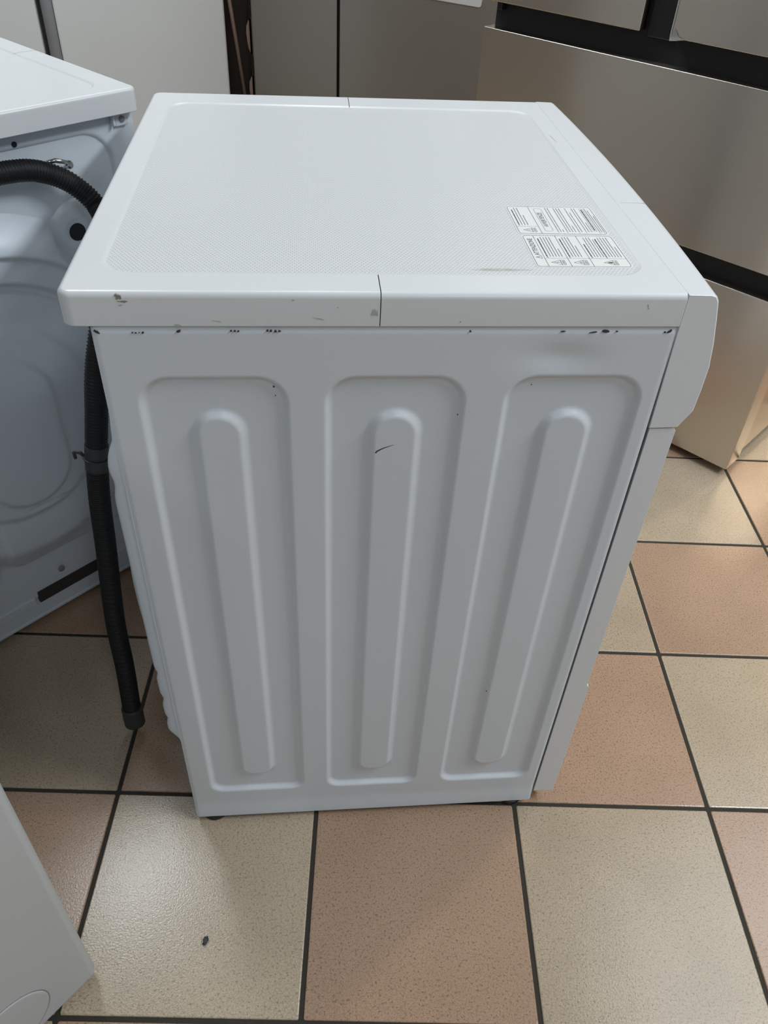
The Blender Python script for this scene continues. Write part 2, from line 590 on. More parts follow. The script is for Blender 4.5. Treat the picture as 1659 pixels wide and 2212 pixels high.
def rim_mesh():
    """folded edge of the rear cover that stands out behind the side panel, slightly crinkled"""
    verts, faces = [], []
    n = 90
    for i in range(n + 1):
        z = 0.205 + (0.735 - 0.205) * i / n
        t = min(sstep(0.205, 0.235, z), 1 - sstep(0.66, 0.735, z))
        x = -0.0005 - 0.0128 * t
        x += 0.0026 * math.exp(-((z - 0.700) / 0.010) ** 2) + 0.0030 * math.exp(-((z - 0.648) / 0.012) ** 2)
        x += 0.0026 * math.exp(-((z - 0.352) / 0.006) ** 2) + 0.0030 * math.exp(-((z - 0.300) / 0.007) ** 2) + 0.0026 * math.exp(-((z - 0.258) / 0.006) ** 2)
        x = min(x, -0.0004)
        for p in ((0.0004, 0.0022, z), (x * 0.8, 0.0024, z), (x, 0.0040, z), (x, 0.030, z), (0.0004, 0.048, z)):
            verts.append(p)
    for i in range(n):
        for k in range(4):
            a = i * 5 + k
            faces.append((a + 1, a, a + 5, a + 6))
    me = bpy.data.meshes.new('rim')
    me.from_pydata(verts, [], faces)
    me.update()
    return me

SIDE_DENTED = make_side_mesh(True)
SIDE_PLAIN = make_side_mesh(False)
REAR = rear_mesh()
RIM = rim_mesh()

LX0, LX1 = -0.0227, 0.5064
PX0, PX1, PY0, PY1 = 0.0070, 0.4812, 0.0395, 0.5480
def lid_frame_bm(x_from, x_to):
    K = 10
    cx, cy = (LX0 + LX1) / 2, WD / 2
    hx, hy = (LX1 - LX0) / 2, WD / 2 + 0.0006
    pcx, pcy, phx, phy = (PX0 + PX1) / 2, (PY0 + PY1) / 2, (PX1 - PX0) / 2, (PY1 - PY0) / 2
    rc = (0.0008, 0.012, 0.012, 0.0008)
    L = []
    def O(ins, z): return [(x, y, z) for x, y in rrect(cx + ins / 2, cy, hx - ins / 2, hy - ins, tuple(max(0.0008, r - ins) for r in rc), K)]
    def I(out, z): return [(x, y, z) for x, y in rrect(pcx, pcy, phx + out, phy + out, 0.026 + out, K)]
    L.append(O(0.006, ZL)); L.append(O(0.0008, ZL)); L.append(O(0.0, ZL + 0.001))
    for a in range(0, 7):
        t = PI / 2 * a / 6
        L.append(O(0.0052 * (1 - math.cos(t)), HT - 0.0052 + 0.0052 * math.sin(t)))
    L.append(I(0.0035, HT)); L.append(I(0.0022, HT - 0.0002)); L.append(I(0.0004, HT - 0.0013)); L.append(I(-0.004, HT - 0.0018))
    L.append(I(-0.004, ZL + 0.004)); 
    bm = loft(L)
    for px, nx in ((x_from, 1), (x_to, -1)):
        geom = bm.verts[:] + bm.edges[:] + bm.faces[:]
        bmesh.ops.bisect_plane(bm, geom=geom, plane_co=(px, 0, 0), plane_no=(nx, 0, 0), clear_inner=True)
    return bm

def bow(y):
    return 0.0098 * (1 - ((y - WD / 2) / (WD / 2)) ** 2)
CPROF = [(0.50665, 0.8500), (0.5285, 0.8496), (0.5325, 0.8480), (0.5352, 0.8435), (0.5392, 0.8265), (0.5442, 0.8030), (0.5480, 0.7780),
         (0.5482, 0.7530), (0.5474, 0.7300), (0.5460, 0.7265), (0.5372, 0.7108), (0.5085, 0.7100), (0.5066, 0.8150)]
def control_bm():
    n = 40
    loops = []
    ys = [0.0, 0.0012] + [0.0012 + (WD - 0.0024) * i / n for i in range(1, n)] + [WD - 0.0012, WD]
    for q, y in enumerate(ys):
        ins = 0.0012 if q in (0, len(ys) - 1) else 0.0
        L = []
        for x, z in CPROF:
            f = max(0.0, (x - 0.5068) / 0.03)
            cxx, czz = 0.527, 0.782
            xx = x + bow(y) * f
            if ins:
                xx -= ins * (1 if x > cxx else -0.3)
                z = z - ins * 0.5 * (1 if z > 0.84 else (-1 if z < 0.72 else 0))
            L.append((xx, y, z))
        loops.append(L)
    bm = loft(loops, True, True)
    bmesh.ops.recalc_face_normals(bm, faces=bm.faces)
    return bm

def front_bm():
    """front panel with the slightly proud plinth at the bottom, one bowed sheet"""
    prof = [(0.5098, 0.0300), (0.5398, 0.0300), (0.5406, 0.0308), (0.5406, 0.2900), (0.5385, 0.2935), (0.5372, 0.2940), (0.5372, 0.7055), (0.5350, 0.7085), (0.5098, 0.7085)]
    n = 30
    loops = []
    for i in range(n + 1):
        y = 0.0015 + (WD - 0.003) * i / n
        loops.append([(x + bow(y) * max(0, (x - 0.51) / 0.03) * 0.8, y, z) for x, z in prof])
    bm = loft(loops, True, True)
    bmesh.ops.recalc_face_normals(bm, faces=bm.faces)
    return bm

def blob(cx, cz, rx, rz, seed, n=11, jag=0.45, tilt=0.0):
    rr = random.Random(seed)
    out = []
    for i in range(n):
        a = 2 * PI * i / n
        k = 1 - jag * rr.random()
        x, z = rx * k * math.cos(a), rz * k * math.sin(a)
        out.append((cx + x * math.cos(tilt) - z * math.sin(tilt), cz + x * math.sin(tilt) + z * math.cos(tilt)))
    return out

def ring_panel(y, z, r, x0, x1, name, m, par):
    return obj(name, lathe([(r, x0), (r, x1)], 28, 'X', (0, y, z)), m, par, smooth=False)

def make_washer(root, dented=True, dotted=True, rim=True):
    # cabinet core behind the sheets, dark inside the joints
    obj('cabinet', B(0.0045, D - 0.001, 0.009, WD - 0.009, ZB + 0.004, ZL - 0.003), M_zinc, root)
    obj('side_panel', SIDE_DENTED if dented else SIDE_PLAIN, M_white, root, smooth=True)
    far_side = obj('side_panel', SIDE_PLAIN, M_white, root, smooth=True)
    far_side.scale = (1, -1, 1)
    far_side.location = (0, WD, 0)
    obj('rear_panel', REAR, M_zinc, root, smooth=True)
    if rim:
        obj('rear_rim', RIM, M_zinc, root, smooth=True)
    # bottom rail with slot
    bm = B(0.0, 0.02, 0.002, WD - 0.002, 0.012, 0.046)
    box(bm, -0.002, 0.004, 0.012, WD - 0.012, 0.012, 0.018)
    box(bm, -0.001, 0.012, 0.004, 0.205, 0.046, 0.064)
    box(bm, -0.003, 0.012, 0.345, WD - 0.002, 0.046, 0.064)
    obj('base_rail', bm, M_zinc, root, bevel=0.001)
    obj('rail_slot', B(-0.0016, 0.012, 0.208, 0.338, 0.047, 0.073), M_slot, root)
    pt = ring_panel(0.120, 0.672, 0.0125, -0.0035, 0.002, 'hose_port', M_dark, root)
    ring_panel(0.180, 0.803, 0.0036, -0.0008, 0.002, 'screw_hole', M_dark, root)
    scw = obj('screw', lathe([(0.006, 0.0), (0.006, -0.002), (0.003, -0.0035)], 14, 'X', (-0.004, 0.286, 0.100)), M_grey_trim, root)
    if not rim:
        bm = B(-0.006, 0.0, 0.012, 0.032, 0.800, ZL)
        box(bm, -0.010, -0.002, 0.034, 0.038, 0.802, ZL)
        brk = obj('lid_bracket', bm, M_zinc, root, bevel=0.001)
        obj('bracket_screw', lathe([(0.0042, 0.0), (0.0042, -0.002), (0.002, -0.003)], 12, 'X', (-0.0062, 0.022, 0.809)), M_grey_trim, brk)
    # lid
    SEAM = 0.2408
    obj('lid_rear_frame', lid_frame_bm(LX0 - 1, SEAM - 0.0004), M_plastic, root, smooth=True)
    obj('lid_front_frame', lid_frame_bm(SEAM + 0.0004, LX1 + 1), M_plastic, root, smooth=True)
    for q in root.children:
        if q.name.startswith('lid_') and 'frame' in q.name:
            q.modifiers.new('wn', 'WEIGHTED_NORMAL')
    obj('lid_underside', B(LX0 + 0.006, LX1 - 0.002, 0.005, WD - 0.005, ZL + 0.0005, HT - 0.006), M_grey_trim, root)
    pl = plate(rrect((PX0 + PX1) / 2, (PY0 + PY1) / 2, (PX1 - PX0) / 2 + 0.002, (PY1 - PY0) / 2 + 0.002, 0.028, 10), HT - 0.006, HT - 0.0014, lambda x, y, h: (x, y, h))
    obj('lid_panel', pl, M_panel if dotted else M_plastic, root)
    # front
    cp_ = obj('control_panel', control_bm(), M_plastic, root)
    cp_.data.set_sharp_from_angle(angle=math.radians(40))
    for q in cp_.data.polygons: q.use_smooth = True
    cp_.modifiers.new('wn', 'WEIGHTED_NORMAL').keep_sharp = True
    obj('front_panel', front_bm(), M_plastic, root, bevel=0.001)
    dr = obj('door', lathe([(0.170, 0.0), (0.176, 0.012), (0.170, 0.030), (0.135, 0.034), (0.120, 0.020)], 48, 'X', (0.546, WD / 2, 0.47)), M_plastic, root, smooth=True)
    obj('door_glass', lathe([(0.119, 0.019), (0.10, 0.030), (0.05, 0.036), (0.001, 0.037)], 40, 'X', (0.546, WD / 2, 0.47)), M_glass, dr, smooth=True)
    for fx, fy in ((0.026, 0.0165), (0.478, 0.0165), (0.026, WD - 0.0165), (0.478, WD - 0.0165)):
        obj('foot', lathe([(0.0185, 0.0), (0.0200, 0.002), (0.0195, 0.0075), (0.0120, 0.0100), (0.0100, ZB + 0.006)], 24, 'Z', (fx, fy, 0)), M_black, root, smooth=False)
    return root

near = thing('washing_machine', 'white washing machine in the middle with dotted lid and two warning labels on top', 'washing machine')
make_washer(near)
left = thing('washing_machine', 'white washing machine at left seen from behind with a black hose across its rear', 'washing machine',
             (-0.0631, 0.6368, 0.0), math.radians(132.5))
make_washer(left, dented=False, dotted=False, rim=False)

# wear on the middle machine
sidepl = lambda x, z, h: (x, -h, z)
def mark(name, outline, m, h=0.0005, base=-0.0012):
    return obj(name, plate(outline, base, h, sidepl), m, near)
# on the lid edge (lid side plane y = -0.0006)
mark('lid_scuff', blob(0.0275, 0.8462, 0.0034, 0.0032, 3, 12, 0.6, -0.5), M_scuff, 0.00085)
mark('lid_scuff', blob(0.0305, 0.8425, 0.0056, 0.0016, 5, 14, 0.7, 0.1), M_scuff, 0.00085)
mark('lid_scuff', blob(0.0285, 0.8392, 0.0022, 0.0010, 6, 9, 0.6, 0.3), M_scuff_soft, 0.00085)
mark('lid_scuff', blob(0.0715, 0.8212, 0.0040, 0.0014, 16, 9, 0.6), M_scuff_soft, 0.00085)
mark('lid_scuff', [(0.2326, 0.8302), (0.2344, 0.8362), (0.2358, 0.8345), (0.2362, 0.8366), (0.2376, 0.8330), (0.2384, 0.8362), (0.2389, 0.8300), (0.2362, 0.8306)], M_scuff_soft, 0.00085)
for k, (cx, cz, rx, rz, tl) in enumerate([(0.105, 0.8248, 0.006, 0.0007, -0.2), (0.168, 0.8440, 0.0015, 0.0009, 0.5), (0.31, 0.8245, 0.001, 0.0008, 0),
                                          (0.205, 0.8375, 0.0009, 0.0007, 0), (0.190, 0.8272, 0.007, 0.0006, -0.25), (0.4725, 0.8400, 0.0024, 0.0005, -1.0),
                                          (0.4735, 0.8375, 0.0012, 0.0004, -0.6)]):
    mark('lid_scuff', blob(cx, cz, rx, rz, 20 + k, 8, 0.5, tl), M_scuff_soft, 0.00085)
# chipped enamel along the top fold of the cabinet
for k, (cx, cz, rx, rz, tl) in enumerate([(0.0045, 0.8143, 0.0034, 0.0012, -0.55), (0.0715, 0.8150, 0.0024, 0.0011, 0.35),
                                          (0.0335, 0.8138, 0.0007, 0.0007, 0), (0.0362, 0.8136, 0.0010, 0.0005, 0), (0.0392, 0.8138, 0.0006, 0.0005, 0), (0.0420, 0.8137, 0.0012, 0.0011, 0),
                                          (0.1150, 0.8152, 0.0010, 0.0006, 0), (0.1180, 0.8152, 0.0012, 0.0007, 0), (0.1212, 0.8150, 0.0011, 0.0007, 0),
                                          (0.1455, 0.8154, 0.0012, 0.0008, 0), (0.1485, 0.8152, 0.0014, 0.0009, 0), (0.1520, 0.8150, 0.0016, 0.0009, 0.1), (0.1555, 0.8151, 0.0013, 0.0007, 0),
                                          (0.4405, 0.8152, 0.0042, 0.0013, 0), (0.4300, 0.8142, 0.0050, 0.0004, 0.15), (0.4022, 0.8150, 0.0030, 0.0003, 0), (0.3200, 0.8150, 0.0009, 0.0009, 0),
                                          (0.4510, 0.8150, 0.0010, 0.0006, 0), (0.4990, 0.8150, 0.0030, 0.0009, 0.5), (0.4950, 0.8142, 0.0012, 0.0008, 0)]):
    mark('paint_chip', blob(cx, cz, rx, rz, 60 + k, 9, 0.5, tl), M_chip, 0.00042, -0.0035)
# pen-like scratch on the middle rib and a few specks
yy = -(0.0004 + side_h(0.25, 0.69))
mark('scratch', [(0.2418, 0.6850), (0.2426, 0.6836), (0.2440, 0.6858), (0.2500, 0.6897), (0.2592, 0.6937), (0.2500, 0.6905), (0.2436, 0.6870)], M_chip, yy + 0.0004, yy - 0.001)
for cx, cz, r in ((0.1480, 0.7560, 0.0011), (0.1490, 0.7465, 0.0006), (0.4028, 0.2900, 0.0010), (0.385, 0.757, 0.0006), (0.3190, 0.725, 0.0007)):
    yy = -(0.0004 + side_h(cx, cz))
    mark('speck', blob(cx, cz, r, r, int(cx * 1e4), 7, 0.3), M_chip, yy + 0.0005, yy - 0.001)
# fine joint line of the top edge between lid and control panel stays a real gap; faint scratches on the top
toppl = lambda x, y, h: (x, y, h)
for k, (cx, cy, rx, ry, tl) in enumerate([(0.4905, 0.430, 0.0007, 0.018, 0.08)]):
    obj('lid_scuff', plate(blob(cx, cy, rx, ry, 90 + k, 12, 0.5, tl), HT - 0.001, HT + 0.00012, toppl), M_scuff_soft, near)

obj('lid_scuff', plate([(0.510, 0.2122), (0.538, 0.2126), (0.538, 0.2132), (0.510, 0.2128)], HT - 0.001, HT + 0.00005, toppl), M_film, near)

# ------------------------------------------------------------------ warning labels on the lid
LZ = HT - 0.0014
def label_frame(x0, y0, wid, hei):
    """text frame: u to the reader's right = +y, v downwards = +x"""
    return lambda u, v, h: (x0 + v, y0 + u, LZ + h)

class Ink:
    def __init__(s, F): s.bm = bmesh.new(); s.F = F
    def quad(s, pts):
        a = [s.bm.verts.new(s.F(u, v, 0.00034)) for u, v in pts]
        f = s.bm.faces.new(a)
        if f.normal.z < 0 or True:
            f.normal_update()
            if f.normal.z < 0: f.normal_flip()
    def line(s, u0, v0, u1, v1, wd):
        d = Vector((u1 - u0, v1 - v0)); d.normalize()
        n = Vector((-d.y, d.x)) * wd / 2
        s.quad([(u0 + n.x, v0 + n.y), (u1 + n.x, v1 + n.y), (u1 - n.x, v1 - n.y), (u0 - n.x, v0 - n.y)])
    def loop(s, pts, wd, closed=True):
        n = len(pts)
        for i in range(n if closed else n - 1):
            s.line(*pts[i], *pts[(i + 1) % n], wd)
    def rr(s, u0, v0, u1, v1, r, wd):
        s.loop(rrect((u0 + u1) / 2, (v0 + v1) / 2, (u1 - u0) / 2, (v1 - v0) / 2, r, 4), wd)
    def dashes(s, u0, u1, v, th, seed):
        rr = random.Random(seed)
        u = u0
        while u < u1 - 0.0004:
            L = rr.uniform(0.0012, 0.0050)
            e = min(u1, u + L)
            s.line(u, v, e, v, th)
            u = e + rr.uniform(0.0003, 0.0006)
    def triangle(s, cu, cv, hu, hv, wd):
        s.loop([(cu, cv - hv), (cu + hu, cv + hv), (cu - hu, cv + hv)], wd)
    def text(s, t, u, v, size, sx=1.0):
        me = text_mesh(t, size)
        vs = [s.bm.verts.new(s.F(u + q.co.x * sx, v - q.co.y, 0.00036)) for q in me.vertices]
        for p in me.polygons:
            try:
                f = s.bm.faces.new([vs[i] for i in p.vertices])
                f.normal_update()
                if f.normal.z < 0: f.normal_flip()
            except ValueError:
                pass
        bpy.data.meshes.remove(me)

def warning_icon(ink, cu, cv, kind, k=1.0):
    """warning triangle over a small box, apex up"""
    hu, hv = 0.0050 * k, 0.0040 * k
    ink.loop([(cu, cv - hv - 0.0022), (cu + hu, cv + hv - 0.0008), (cu - hu, cv + hv - 0.0008)], 0.00042)
    ink.rr(cu - hu, cv + hv - 0.0008, cu + hu, cv + hv + 0.0030, 0.0004, 0.00042)
    ink.line(cu - hu + 0.0016, cv + hv + 0.0008, cu + hu - 0.0016, cv + hv + 0.0008, 0.0004)
    ink.line(cu - hu + 0.0012, cv + hv + 0.0018, cu + hu - 0.0012, cv + hv + 0.0018, 0.0004)
    if kind == 'mark':
        ink.line(cu, cv - 0.0028, cu, cv + 0.0012, 0.0006)
        ink.line(cu, cv + 0.0017, cu, cv + 0.0024, 0.0006)
    elif kind == 'bolt':
        ink.loop([(cu + 0.0006, cv - 0.0030), (cu - 0.0008, cv), (cu + 0.0008, cv), (cu - 0.0002, cv + 0.0026)], 0.0005, False)
    elif kind == 'hand':
        ink.loop([(cu - 0.0020, cv + 0.0018), (cu - 0.0012, cv - 0.0004), (cu, cv + 0.0008), (cu + 0.0008, cv - 0.0012), (cu + 0.0020, cv + 0.0016)], 0.0004, False)
        ink.loop([(cu - 0.0008, cv + 0.0022), (cu + 0.0006, cv + 0.0014)], 0.0004, False)
    elif kind == 'flame':
        ink.quad([(cu, cv - 0.0030), (cu + 0.0014, cv - 0.0004), (cu + 0.0014, cv + 0.0016), (cu, cv + 0.0026)])
        ink.quad([(cu, cv - 0.0030), (cu, cv + 0.0026), (cu - 0.0014, cv + 0.0016), (cu - 0.0016, cv + 0.0002)])

def paper(name, F, wid, hei, label):
    bm = plate(rrect(wid / 2, hei / 2, wid / 2, hei / 2, 0.004, 5), 0.0, 0.00025, lambda u, v, h: F(u, v, h))
    o = obj(name, bm, M_paper, near)
    o['label'] = label
    return o

# far label (AVVERTENZE): x 0.3853..0.4745, y 0.1300..0.2020
F1 = label_frame(0.3845, 0.1300, 0.0720, 0.0905)
p1 = paper('warning_label', F1, 0.0720, 0.0905, 'white label with a boxed heading AVVERTENZE and small text')
k = Ink(F1)
k.rr(0.0014, 0.0016, 0.0706, 0.0889, 0.0035, 0.00045)
k.line(0.0014, 0.0238, 0.0706, 0.0238, 0.0004)
k.line(0.0190, 0.0016, 0.0190, 0.0238, 0.00025)
warning_icon(k, 0.0100, 0.0128, 'mark', 0.95)
k.rr(0.0075, 0.0285, 0.0655, 0.0365, 0.0022, 0.00028)
k.text('AVVERTENZE', 0.0185, 0.0325, 0.0066, 0.92)
ob1 = k.bm
k2 = Ink(F1)
k.dashes(0.0225, 0.0620, 0.0052, 0.0011, 1)
k.line(0.0205, 0.0052, 0.0212, 0.0052, 0.0012)
for q, (v, e) in enumerate([(0.0082, 0.0670), (0.0112, 0.0670), (0.0142, 0.0480)]):
    k2.dashes(0.0225, e, v, 0.0008, 5 + q)
for q, (v, e, bl) in enumerate([(0.0410, 0.0675, 1), (0.0437, 0.0675, 0), (0.0464, 0.0120, 0), (0.0500, 0.0675, 1), (0.0528, 0.0675, 0), (0.0556, 0.0675, 0), (0.0584, 0.0220, 0),
                                (0.0620, 0.0675, 1), (0.0648, 0.0560, 0), (0.0690, 0.0675, 1), (0.0718, 0.0675, 0), (0.0746, 0.0300, 0), (0.0826, 0.0675, 1), (0.0848, 0.0620, 0), (0.0872, 0.0470, 1)]):
    k2.dashes(0.0062, e, v, 0.00075, 30 + q)
    if bl:
        k.line(0.0038, v, 0.0046, v, 0.0008)
k.rr(0.0075, 0.0768, 0.0668, 0.0806, 0.0018, 0.00028)
k.dashes(0.0100, 0.0640, 0.0787, 0.0013, 77)
obj('printed_heading', k.bm, M_ink, p1)
obj('printed_text', k2.bm, M_ink_soft, p1)['kind'] = 'stuff'

# near label (ATTENZIONE): x 0.3865..0.4760, y 0.0560..0.1280
F2 = label_frame(0.3855, 0.0560, 0.0718, 0.0905)
p2 = paper('warning_label', F2, 0.0718, 0.0905, 'white label with the heading ATTENZIONE and three warning triangles')
k = Ink(F2)
k2 = Ink(F2)
k.rr(0.0014, 0.0016, 0.0704, 0.0889, 0.0035, 0.00045)
for v in (0.0118, 0.0333, 0.0540):
    k.line(0.0014, v, 0.0704, v, 0.0004)
k.line(0.0188, 0.0118, 0.0188, 0.0889, 0.00025)
k.text('ATTENZIONE', 0.0255, 0.0070, 0.0068, 0.90)
k.triangle(0.0210, 0.0068, 0.0030, 0.0028, 0.0004)
k.line(0.0210, 0.0055, 0.0210, 0.0082, 0.0005)
warning_icon(k, 0.0100, 0.0220, 'bolt', 0.95)
warning_icon(k, 0.0100, 0.0432, 'hand', 0.95)
warning_icon(k, 0.0100, 0.0712, 'flame', 0.95)
for b0, n, last in ((0.0150, 5, 0.0400), (0.0362, 4, 0.0480), (0.0572, 4, 0.0620), (0.0712, 5, 0.0450)):
    k.dashes(0.0225, 0.0635 if b0 != 0.0572 else 0.0510, b0, 0.0012, int(b0 * 1e4))
    k.line(0.0202, b0, 0.0214, b0, 0.0013)
    for q in range(n):
        k2.dashes(0.0225, 0.0668 if q < n - 1 else last, b0 + 0.0031 + q * 0.0028, 0.0008, int(b0 * 1e5) + q)
obj('printed_heading', k.bm, M_ink, p2)
obj('printed_text', k2.bm, M_ink_soft, p2)['kind'] = 'stuff'

# ------------------------------------------------------------------ drain hose of the left machine (world points brought into its frame)
inv = (Matrix.Translation((-0.0631, 0.6368, 0.0)) @ Matrix.Rotation(math.radians(132.5), 4, 'Z')).inverted()
hose_w = [(-0.330, 0.365, 0.690), (-0.290, 0.400, 0.750), (-0.2438, 0.4400, 0.7795), (-0.2081, 0.4728, 0.7803), (-0.1808, 0.4977, 0.7765), (-0.163, 0.514, 0.7679), (-0.1461, 0.5227, 0.7580), (-0.1339, 0.5272, 0.7480),
          (-0.1185, 0.5277, 0.7331), (-0.1047, 0.5200, 0.7164), (-0.086, 0.475, 0.700), (-0.070, 0.400, 0.700), (-0.062, 0.320, 0.700), (-0.062, 0.262, 0.682), (-0.073, 0.238, 0.632), (-0.081, 0.228, 0.580),
          (-0.0905, 0.220, 0.520), (-0.0970, 0.210, 0.4560), (-0.1010, 0.200, 0.380), (-0.1095, 0.185, 0.2450), (-0.1100, 0.175, 0.1480), (-0.1125, 0.165, 0.0600), (-0.1120, 0.160, 0.0260)]
hose_pts = resample([inv @ p for p in catmull(hose_w, 20)], 0.0010)
total = len(hose_pts)
def nearest(pw):
    q = inv @ Vector(pw)
    return min(range(total), key=lambda i: (hose_pts[i] - q).length)
i_clip = nearest((-0.0905, 0.220, 0.520))
PITCH = 0.0042
def hose_r(i, s):
    if i_clip - 16 < i < i_clip + 24:
        return 0.0142
    pitch = PITCH if i < i_clip else 0.0034
    return 0.0134 + 0.0009 * math.cos(2 * PI * s / pitch)
hose = obj('drain_hose', sweep(hose_pts, hose_r, 18), M_hose, left, smooth=True)
hose['label'] = 'long black corrugated drain hose hanging down to the floor'
# rubber end
endp = hose_pts[-34:]
obj('hose_end', sweep(endp + [endp[-1] + (endp[-1] - endp[-8]).normalized() * 0.003], lambda i, s: 0.0162 if 1 < i else 0.0150, 20), M_hose_grey, hose, smooth=True)
# clip ring with a hook
cp = hose_pts[i_clip + 4]
ct_dir = (hose_pts[i_clip + 10] - hose_pts[i_clip - 2]).normalized()
obj('hose_sleeve', sweep([hose_pts[i] for i in range(i_clip - 15, i_clip + 24, 3)], 0.0148, 20), M_hose_grey, hose, smooth=True)
uu = ct_dir.orthogonal().normalized(); vv = ct_dir.cross(uu)
obj('hose_ring', sweep([cp + 0.0158 * (math.cos(a) * uu + math.sin(a) * vv) for a in [2 * PI * q / 30 for q in range(31)]], 0.0014, 8, False), M_hose_grey, hose, smooth=True)
leftw = (inv.to_3x3() @ Vector((-0.995, 0.05, 0.05))).normalized()
upw = Vector((0, 0, 1))
hk = [cp + leftw * 0.0150, cp + leftw * 0.0175 + upw * 0.0040, cp + leftw * 0.0195 + upw * 0.0065, cp + leftw * 0.0235 + upw * 0.0068, cp + leftw * 0.0270 + upw * 0.0060, cp + leftw * 0.0268 - upw * 0.0030]
obj('hose_hook', sweep(catmull(hk, 6), 0.0022, 8), M_hose_grey, hose, smooth=True)
# steel clamp holding the hose to the rear cover, with its bolt
cl = Vector((-0.006, 0.128, 0.781))
bm = sweep([Vector((-0.002, 0.150, 0.766)), Vector((-0.010, 0.146, 0.776)), Vector((-0.018, 0.138, 0.779)), Vector((-0.016, 0.122, 0.773)), Vector((-0.006, 0.113, 0.766)), Vector((0.0, 0.110, 0.764))], 0.0030, 10)
clamp = obj('hose_clamp', bm, M_steel, left, smooth=True)
obj('clamp_bolt', lathe([(0.0058, 0.0), (0.0058, -0.004), (0.0045, -0.0065), (0.002, -0.0072)], 16, 'X', (-0.010, 0.117, 0.768)), M_steel, clamp, smooth=False)

# ------------------------------------------------------------------ appliance cut off by the lower left corner
# local: x runs from its right edge to the left along the front, y outwards towards the viewer
bl = thing('washing_machine', 'white appliance front in the lower left corner with a round filter flap', 'washing machine', (-0.1045, -0.2068, 0.0), math.radians(-133.35))
# front plate: outward normal is +y in this frame
bm = B(0.0, 0.596, -0.040, 0.0, 0.010, 0.700)
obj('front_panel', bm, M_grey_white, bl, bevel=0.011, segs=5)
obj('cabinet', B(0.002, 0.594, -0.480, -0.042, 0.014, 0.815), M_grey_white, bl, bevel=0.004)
obj('control_panel', B(0.0, 0.596, -0.040, 0.006, 0.704, 0.818), M_plastic, bl, bevel=0.008, segs=4)
obj('lid', B(-0.001, 0.597, -0.500, 0.004, 0.821, 0.850), M_plastic, bl, bevel=0.006, segs=4)
fl = obj('filter_flap', lathe([(0.0515, -0.010), (0.0515, 0.0002), (0.0505, 0.0011), (0.0490, 0.0014), (0.001, 0.0014)], 56, 'Y', (0.1105, 0, 0.0740)), M_grey_white, bl, smooth=False)
obj('flap_gap', lathe([(0.0530, -0.004), (0.0530, 0.00018)], 56, 'Y', (0.1105, 0, 0.0740)), M_grey_trim, bl)
d2 = obj('door', lathe([(0.165, 0.0), (0.170, 0.014), (0.160, 0.030), (0.130, 0.032), (0.118, 0.018)], 48, 'Y', (0.298, 0.0, 0.435)), M_plastic, bl, smooth=True)
obj('door_glass', lathe([(0.117, 0.017), (0.09, 0.028), (0.04, 0.033), (0.001, 0.034)], 40, 'Y', (0.298, 0.0, 0.435)), M_glass, d2, smooth=True)
for fx, fy in ((0.045, -0.05), (0.55, -0.05), (0.045, -0.43), (0.55, -0.43)):
    obj('foot', lathe([(0.019, 0.0), (0.022, 0.005), (0.022, 0.016)], 20, 'Z', (fx, fy, 0)), M_black, bl)

# ------------------------------------------------------------------ refrigerators
# right: local x runs along the front from its right edge (0) to its left edge (0.853), y outwards towards the viewer
fr = thing('refrigerator', 'large stainless steel refrigerator with black gaps between drawers at the right', 'refrigerator', (1.1489, 0.7898, 0.0), math.radians(131.256))
obj('cabinet', B(0.006, 0.848, -0.700, -0.076, 0.030, 1.780), M_inox_side, fr, bevel=0.004)
obj('gasket_recess', B(0.012, 0.846, -0.078, -0.030, 0.040, 1.770), M_dark, fr, bevel=0.002)
obj('lower_drawer', B(0.0, 0.853, -0.070, 0.0, 0.020, 0.4295), M_inox, fr, bevel=0.003)
obj('middle_drawer', B(0.0, 0.853, -0.070, 0.0, 0.4783, 0.7948), M_inox, fr, bevel=0.0016)
obj('right_door', B(0.0, 0.4020, -0.070, 0.0, 0.8450, 1.760), M_inox, fr, bevel=0.003)
obj('left_door', B(0.4700, 0.853, -0.070, 0.0, 0.8450, 1.760), M_inox, fr, bevel=0.003)
obj('flipper_bar', B(0.408, 0.464, -0.060, -0.022, 0.835, 1.755), M_black, fr, bevel=0.003)
obj('door_edge_trim', B(0.4022, 0.4045, -0.060, -0.001, 0.846, 1.755), M_film, fr, bevel=0.0006)
obj('hinge_block', B(0.818, 0.832, -0.045, -0.012, 0.829, 0.8445), M_black, fr, bevel=0.002)
bm = bmesh.new()
vs = [bm.verts.new(p) for p in ((0.4035, 0.0, 0.846), (0.385, 0.002, 0.850), (0.372, 0.0025, 0.846), (0.388, 0.004, 0.8425), (0.396, 0.001, 0.862), (0.401, 0.0035, 0.8405))]
for f in ((0, 1, 4), (0, 3, 1), (1, 3, 2), (0, 5, 3)):
    bm.faces.new([vs[i] for i in f])
bmesh.ops.solidify(bm, geom=bm.faces[:], thickness=0.0006)
obj('film_corner', bm, M_film, fr)
for x in (0.06, 0.80):
    for y in (-0.12, -0.62):
        obj('roller', lathe([(0.016, -0.012), (0.018, -0.009), (0.018, 0.009), (0.016, 0.012)], 18, 'X', (x, y, 0.018)), M_black, fr)

